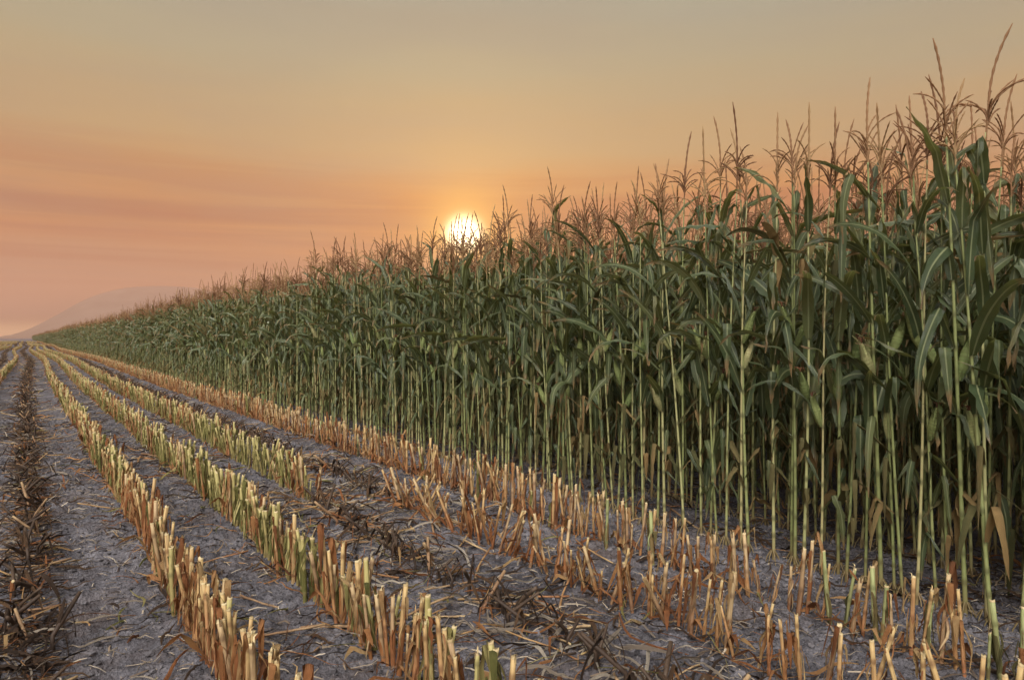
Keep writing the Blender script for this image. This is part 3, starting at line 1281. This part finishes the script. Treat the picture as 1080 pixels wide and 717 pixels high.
drop(950, .02, .085, 3.2, 14, (9, 2.4, 1.2, .4, .5), 1.3, .45, 1.0)
drop(900, .02, .13, 14, 110, (9, 1, 1, .4, .6), 1.5, .8, 1.4)
drop(620, ROW_X['c'], .30, 1.2, 7.6, (3.5, 2.2, 6, .5, 2.2), 1.0, .5, 1.1)
drop(700, ROW_X['d'], .24, 5.6, 30, (4, 2, 5.5, .3, 2.4), 1.4)
drop(500, ROW_X['d'], .25, 30, 110, (6, 1, 2, .3, 1.5), 1.3, .9, 1.4)
for rw in 'abe':
    drop(170, ROW_X[rw], .14, 1.5, 12, (5, 5, 1.5, 1, .5), 1.2, .5, 1.0)
drop(150, ROW_X['d'], .16, .8, 5.5, (4, 6, 1.5, .3, .8), 1.0, .5, 1.0)
drop(260, 1.85, .20, 3.5, 20, (4, 1.5, 4, 2, 1), 1.3, .5, 1.0)      # between the second and third rows
drop(220, 1.1, .2, 2.2, 14, (5, 1.5, 4, .6, .7), 1.2, .4, .9)
drop(160, .4, .2, 3.4, 14, (4, 1.0, 5, .4, .4), 1.2, .35, .8)
drop(120, -.4, .2, 4.2, 16, (5, 1, 4, .4, .4), 1.2, .35, .8)
drop(1100, 5.2, .6, 1.2, 12, (9, 2, 1, 1, .6), 1.0, .5, 1.0)  # leaves under the corn, mostly dark coloured to deepen the shade between stalks
drop(1500, 1.6, 1.4, 9, 70, (6, 1.5, 4, 1, .8), 1.5, .6, 1.2)      # thin cover over the lanes farther out
drop(700, -1.6, 1.0, 12, 80, (6, 1.5, 4, 1, .8), 1.3, .7, 1.3)
drop(60, 3.3, .2, 1.0, 9, (4, 3, 3, .3, .8), 1.0, .4, .9)

big = []
for i, q in enumerate(litter):
    v = view(q[0], q[1])
    if v and 12 < v[0] < 1065 and 420 < v[1] < 705 and q[6] > .8 and q[0] < 4.2:
        big.append((v[2] / q[6], i))
big.sort()
big = [i for _, i in big[:70]]
gap_name = [(-.25, 'the bare lane at the left edge'), (.3, 'the dark crushed row'), (.95, 'the crowded stubble row beside the dark row'), (1.7, 'the second crowded stubble row'), (2.65, 'the trampled gap'), (3.3, 'the leaning orange row'), (9, 'the stubble next to the standing corn')]
col_name = {'dark': 'curled dark brown', 'orange': 'curled rusty orange', 'bleach': 'bleached grey', 'olive': 'olive yellow', 'stalk': 'broken tan'}
cnt = {}
for i in big:
    x, y, z, a, b, c, s_, v = litter[i]
    nm = 'fallen_stalk' if lit_pool[v] == 'stalk' else 'fallen_leaf'
    o = ob(nm, lit_me[v])
    o.location = (x, y, z)
    o.rotation_euler = (a, b, c)
    o.scale = (s_,) * 3
    g = next(t for lim, t in gap_name if x < lim)
    key = (lit_pool[v], g)
    cnt[key] = cnt.get(key, 0) + 1
    noun = 'stalk piece' if nm == 'fallen_stalk' else 'leaf'
    lab = '%s %s by %s, %s from the bottom' % (col_name[lit_pool[v]], noun, g, ordinal(cnt[key]))
    if len(lab.split()) > 16:
        lab = '%s %s by %s, %s from bottom' % (col_name[lit_pool[v]], noun, g, ordinal(cnt[key]))
    tag(o, lab, 'stalk' if nm == 'fallen_stalk' else 'leaf', 'fallen crop pieces on the soil')
bs = set(big)
rest = [q for i, q in enumerate(litter) if i not in bs]
scatter('crop_litter', [q[:3] for q in rest], [q[3:6] for q in rest], [q[6] for q in rest], [q[7] for q in rest], lit_me, 'scattered dry leaf and stalk litter strewn between the stubble rows', 'litter')

bits = []
for _ in range(11000):
    y = 1.2 + 22 * rl.random() ** 1.5
    x = rl.uniform(-1.4, 5.6) if y < 9 else rl.uniform(-2.5, 5)
    bits.append((x, y, ground_z(x, y) + .002, rl.uniform(-.3, .3), rl.uniform(-.3, .3), rl.uniform(0, 6.28), rl.uniform(.6, 1.4), rl.randrange(6)))
scatter('straw', [q[:3] for q in bits], [q[3:6] for q in bits], [q[6] for q in bits], [q[7] for q in bits], [straw_bit(i + 1).mesh('straw') for i in range(6)], 'fine chopped straw flecks sprinkled over the soil', 'straw')
cl = []
for _ in range(60000):
    y = 1.2 + 17 * rl.random() ** 1.35
    x = rl.uniform(-1.4, 5.8)
    s_ = .004 + .016 * rl.random() ** 4
    cl.append((x, y, ground_z(x, y) + s_ * .15, rl.uniform(0, 6.28), s_, rl.randrange(5)))
scatter('soil_crumbs', [q[:3] for q in cl], [(0, 0, q[3]) for q in cl], [q[4] for q in cl], [q[5] for q in cl], [clod(i + 1).mesh('clod', False) for i in range(5)], 'loose grey soil crumbs and small clods lying on the crust', 'soil')

# ------------------------------------------------------------------ haze
HAZE = 0.00034
if HAZE:
    import bmesh
    bm = bmesh.new()
    bmesh.ops.create_cube(bm, size=1.0)
    for v in bm.verts:
        v.co = Vector((v.co.x * 11000, v.co.y * 11000, -3.5 if v.co.z < 0 else 320))
    me = bpy.data.meshes.new('haze')
    bm.to_mesh(me)
    bm.free()
    m, nt = new_mat('smoky_haze')
    vol = N(nt, 'ShaderNodeVolumePrincipled')
    vol.inputs['Color'].default_value = (.60, .415, .325, 1)
    vol.inputs['Density'].default_value = HAZE
    vol.inputs['Anisotropy'].default_value = .1
    out = N(nt, 'ShaderNodeOutputMaterial')
    L(nt, vol.outputs[0], out.inputs['Volume'])
    me.materials.append(m)
    o = ob('haze', me)
    tag(o, 'thin smoky evening haze over the whole field', 'haze', None, 'stuff')

# ------------------------------------------------------------------ world: Nishita sky under a layer of evening smoke
w = bpy.data.worlds.new('World')
sc.world = w
w.use_nodes = True
nt = w.node_tree
nt.nodes.clear()
sky = N(nt, 'ShaderNodeTexSky', sky_type='NISHITA')
sky.sun_disc = False
sky.sun_elevation = SUN_EL
sky.sun_rotation = SUN_AZ
sky.dust_density = 4.0
sky.air_density = 1.2
tc = N(nt, 'ShaderNodeTexCoord')
D = tc.outputs['Generated']
sep = N(nt, 'ShaderNodeSeparateXYZ')
L(nt, D, sep.inputs[0])
zz = sep.outputs['Z']
dt = N(nt, 'ShaderNodeVectorMath', operation='DOT_PRODUCT')
L(nt, D, dt.inputs[0])
dt.inputs[1].default_value = SUN_DIR
cosang = dt.outputs['Value']
dh = N(nt, 'ShaderNodeVectorMath', operation='DOT_PRODUCT')
L(nt, D, dh.inputs[0])
dh.inputs[1].default_value = (math.sin(SUN_AZ), math.cos(SUN_AZ), 0)
ahead = dh.outputs['Value']                                   # 1 towards the sun's side, -1 behind
# smoke streaks: noise stretched along the horizon
mp = N(nt, 'ShaderNodeMapping')
mp.inputs['Scale'].default_value = (1.6, 1.6, 16)
L(nt, D, mp.inputs['Vector'])
sn = N(nt, 'ShaderNodeTexNoise')
sn.inputs['Scale'].default_value = 1.7
sn.inputs['Detail'].default_value = 4
sn.inputs['Roughness'].default_value = .5
L(nt, mp.outputs[0], sn.inputs['Vector'])
streak = math_node(nt, 'SUBTRACT', sn.outputs['Fac'], .5)
zj = math_node(nt, 'ADD', zz, math_node(nt, 'MULTIPLY', math_node(nt, 'MULTIPLY', streak, .055), math_node(nt, 'MULTIPLY', zz, 12.0, clamp=True)))


def srgb(r, g, b):
    return tuple(((c / 255 + .055) / 1.055) ** 2.4 if c > 10 else c / 255 / 12.92 for c in (r, g, b))


smoke = ramp(nt, zj, [(0.0, (1.9, 1.2, .66)), (.010, (1.6, 1.0, .55)), (.020, srgb(204, 148, 112)), (.075, srgb(196, 128, 80)), (.115, srgb(226, 138, 52)), (.145, srgb(184, 98, 38)), (.175, srgb(218, 142, 58)),
                      (.24, srgb(206, 173, 118)), (.33, srgb(186, 178, 143)), (.41, srgb(174, 178, 158)), (.56, srgb(166, 168, 156)), (1.0, srgb(160, 168, 182))])
# the side away from the sun: dusk blue grey
away0 = ramp(nt, zz, [(0.0, srgb(190, 178, 172)), (.12, srgb(212, 202, 198)), (.4, srgb(206, 202, 202)), (.8, srgb(170, 170, 176)), (1.0, srgb(160, 162, 170))])
av = N(nt, 'ShaderNodeVectorMath', operation='SCALE')
L(nt, away0, av.inputs[0])
av.inputs['Scale'].default_value = 1.05
# bright lobe added to the unseen sky behind the viewer as directional fill
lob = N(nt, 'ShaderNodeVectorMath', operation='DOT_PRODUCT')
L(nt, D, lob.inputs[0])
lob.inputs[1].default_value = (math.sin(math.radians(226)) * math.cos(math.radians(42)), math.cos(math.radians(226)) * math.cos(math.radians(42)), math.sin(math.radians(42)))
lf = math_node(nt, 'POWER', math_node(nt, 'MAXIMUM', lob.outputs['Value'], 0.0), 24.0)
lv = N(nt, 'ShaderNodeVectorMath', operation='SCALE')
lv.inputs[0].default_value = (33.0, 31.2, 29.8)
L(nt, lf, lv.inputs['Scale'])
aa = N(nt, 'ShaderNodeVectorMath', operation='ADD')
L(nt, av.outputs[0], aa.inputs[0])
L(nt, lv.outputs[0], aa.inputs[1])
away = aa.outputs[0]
# the clear sky takes over behind the viewer and overhead, above the smoke
fa = math_node(nt, 'ADD', math_node(nt, 'MULTIPLY', ahead, 1.2), .30, clamp=True)
ov = math_node(nt, 'MULTIPLY', math_node(nt, 'SUBTRACT', .72, zz), 4.0, clamp=True)
fa = math_node(nt, 'MULTIPLY', fa, ov)
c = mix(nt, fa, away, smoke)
# pinker and greyer low on the side of the vanishing rows (away from the sun along the horizon)
px = N(nt, 'ShaderNodeVectorMath', operation='DOT_PRODUCT')
L(nt, D, px.inputs[0])
px.inputs[1].default_value = (math.cos(SUN_AZ), -math.sin(SUN_AZ), 0)
leftw = math_node(nt, 'MULTIPLY', math_node(nt, 'MULTIPLY', px.outputs['Value'], -1.9, clamp=True), math_node(nt, 'SUBTRACT', 1.0, math_node(nt, 'MULTIPLY', zz, 7.5), clamp=True), clamp=True)
c = mix(nt, math_node(nt, 'MULTIPLY', math_node(nt, 'MULTIPLY', leftw, .95), math_node(nt, 'MULTIPLY', math_node(nt, 'SUBTRACT', zz, .012), 60.0, clamp=True)), c, srgb(196, 152, 150))
# dark streaks of smoke low over the horizon
mp2 = N(nt, 'ShaderNodeMapping')
mp2.inputs['Scale'].default_value = (1.1, 1.1, 26)
mp2.inputs['Location'].default_value = (.35, .1, .2)
L(nt, D, mp2.inputs['Vector'])
sn2 = N(nt, 'ShaderNodeTexNoise')
sn2.inputs['Scale'].default_value = 1.5
sn2.inputs['Detail'].default_value = 5
sn2.inputs['Roughness'].default_value = .55
sn2.inputs['Distortion'].default_value = .4
L(nt, mp2.outputs[0], sn2.inputs['Vector'])
band = math_node(nt, 'SUBTRACT', 1.0, math_node(nt, 'MULTIPLY', math_node(nt, 'ABSOLUTE', math_node(nt, 'SUBTRACT', zz, .13)), 9.0), clamp=True)
dkn = math_node(nt, 'MULTIPLY', math_node(nt, 'SUBTRACT', sn2.outputs['Fac'], .47), 7.0, clamp=True)
c = mix(nt, math_node(nt, 'MULTIPLY', math_node(nt, 'MULTIPLY', dkn, band), .75), c, srgb(176, 80, 36))
ltn = math_node(nt, 'MULTIPLY', math_node(nt, 'SUBTRACT', .45, sn2.outputs['Fac']), 7.0, clamp=True)
c = mix(nt, math_node(nt, 'MULTIPLY', math_node(nt, 'MULTIPLY', ltn, band), .5), c, srgb(250, 166, 70))
# very faint uneven smoke higher up
sn3 = N(nt, 'ShaderNodeTexNoise')
sn3.inputs['Scale'].default_value = 2.2
sn3.inputs['Detail'].default_value = 5
mp3 = N(nt, 'ShaderNodeMapping')
mp3.inputs['Scale'].default_value = (1.0, 1.0, 4.5)
L(nt, D, mp3.inputs['Vector'])
L(nt, mp3.outputs[0], sn3.inputs['Vector'])
c = mix(nt, math_node(nt, 'MULTIPLY', math_node(nt, 'SUBTRACT', sn3.outputs['Fac'], .42), 1.5, clamp=True), c, srgb(160, 154, 142))
# the sun's glow in the smoke, and its disc
ang = math_node(nt, 'ARCCOSINE', math_node(nt, 'MINIMUM', cosang, .9999999))
deg = math_node(nt, 'MULTIPLY', ang, 180 / PI)
g1 = math_node(nt, 'POWER', 2.718, math_node(nt, 'MULTIPLY', math_node(nt, 'POWER', math_node(nt, 'DIVIDE', deg, 6.0), 1.4), -1.0))
g2 = math_node(nt, 'POWER', 2.718, math_node(nt, 'MULTIPLY', math_node(nt, 'POWER', math_node(nt, 'DIVIDE', deg, 2.6), 1.6), -1.0))
disc = math_node(nt, 'POWER', 2.718, math_node(nt, 'MULTIPLY', math_node(nt, 'POWER', math_node(nt, 'DIVIDE', deg, 1.05), 2.4), -1.0))


def scale_col(f, col, k):
    n = N(nt, 'ShaderNodeVectorMath', operation='SCALE')
    n.inputs[0].default_value = tuple(q * k for q in col)
    L(nt, f, n.inputs['Scale'])
    return n.outputs[0]


def addv(a, b):
    n = N(nt, 'ShaderNodeVectorMath', operation='ADD')
    L(nt, a, n.inputs[0])
    L(nt, b, n.inputs[1])
    return n.outputs[0]


c = addv(c, scale_col(g1, (.36, .15, .0), .48))
c = addv(c, scale_col(g2, (.95, .62, .06), 1.15))
c = addv(c, scale_col(disc, (3.2, 2.8, 1.9), 3.0))
bg1 = N(nt, 'ShaderNodeBackground')
L(nt, c, bg1.inputs['Color'])
bg1.inputs['Strength'].default_value = .93
bg2 = N(nt, 'ShaderNodeBackground')
L(nt, sky.outputs[0], bg2.inputs['Color'])
bg2.inputs['Strength'].default_value = .05
ad = N(nt, 'ShaderNodeMixShader')
ad.inputs[0].default_value = .10
L(nt, bg1.outputs[0], ad.inputs[1])
L(nt, bg2.outputs[0], ad.inputs[2])
out = N(nt, 'ShaderNodeOutputWorld')
L(nt, ad.outputs[0], out.inputs['Surface'])

# ------------------------------------------------------------------ sun
sl = bpy.data.lights.new('sun', 'SUN')
sl.energy = 5.0
sl.angle = math.radians(.6)
sl.color = (1.0, .58, .30)
so = bpy.data.objects.new('sun', sl)
COL.objects.link(so)
so.rotation_euler = (-SUN_DIR).to_track_quat('-Z', 'Y').to_euler()

# ------------------------------------------------------------------ camera
cd = bpy.data.cameras.new('camera')
cd.sensor_width = 36
cd.lens = F_PX / 1080 * 36
cd.clip_start = .05
cd.clip_end = 20000
cam = bpy.data.objects.new('camera', cd)
COL.objects.link(cam)
cam.location = (0, 0, H_EYE)
cam.rotation_euler = (math.radians(90), 0, -TH)
cd.shift_y = -2.5 / 1080
sc.camera = cam

sc.view_settings.view_transform = 'Standard'
sc.view_settings.look = 'None'
sc.view_settings.exposure = 0
sc.view_settings.gamma = 1
sc.render.engine = 'CYCLES'
sc.cycles.use_denoising = True
sc.cycles.denoising_prefilter = 'ACCURATE'
sc.cycles.denoiser = 'OPENIMAGEDENOISE'
sc.cycles.max_bounces = 8
sc.cycles.diffuse_bounces = 4
sc.cycles.transmission_bounces = 4
sc.cycles.volume_bounces = 1
sc.cycles.sample_clamp_indirect = 6
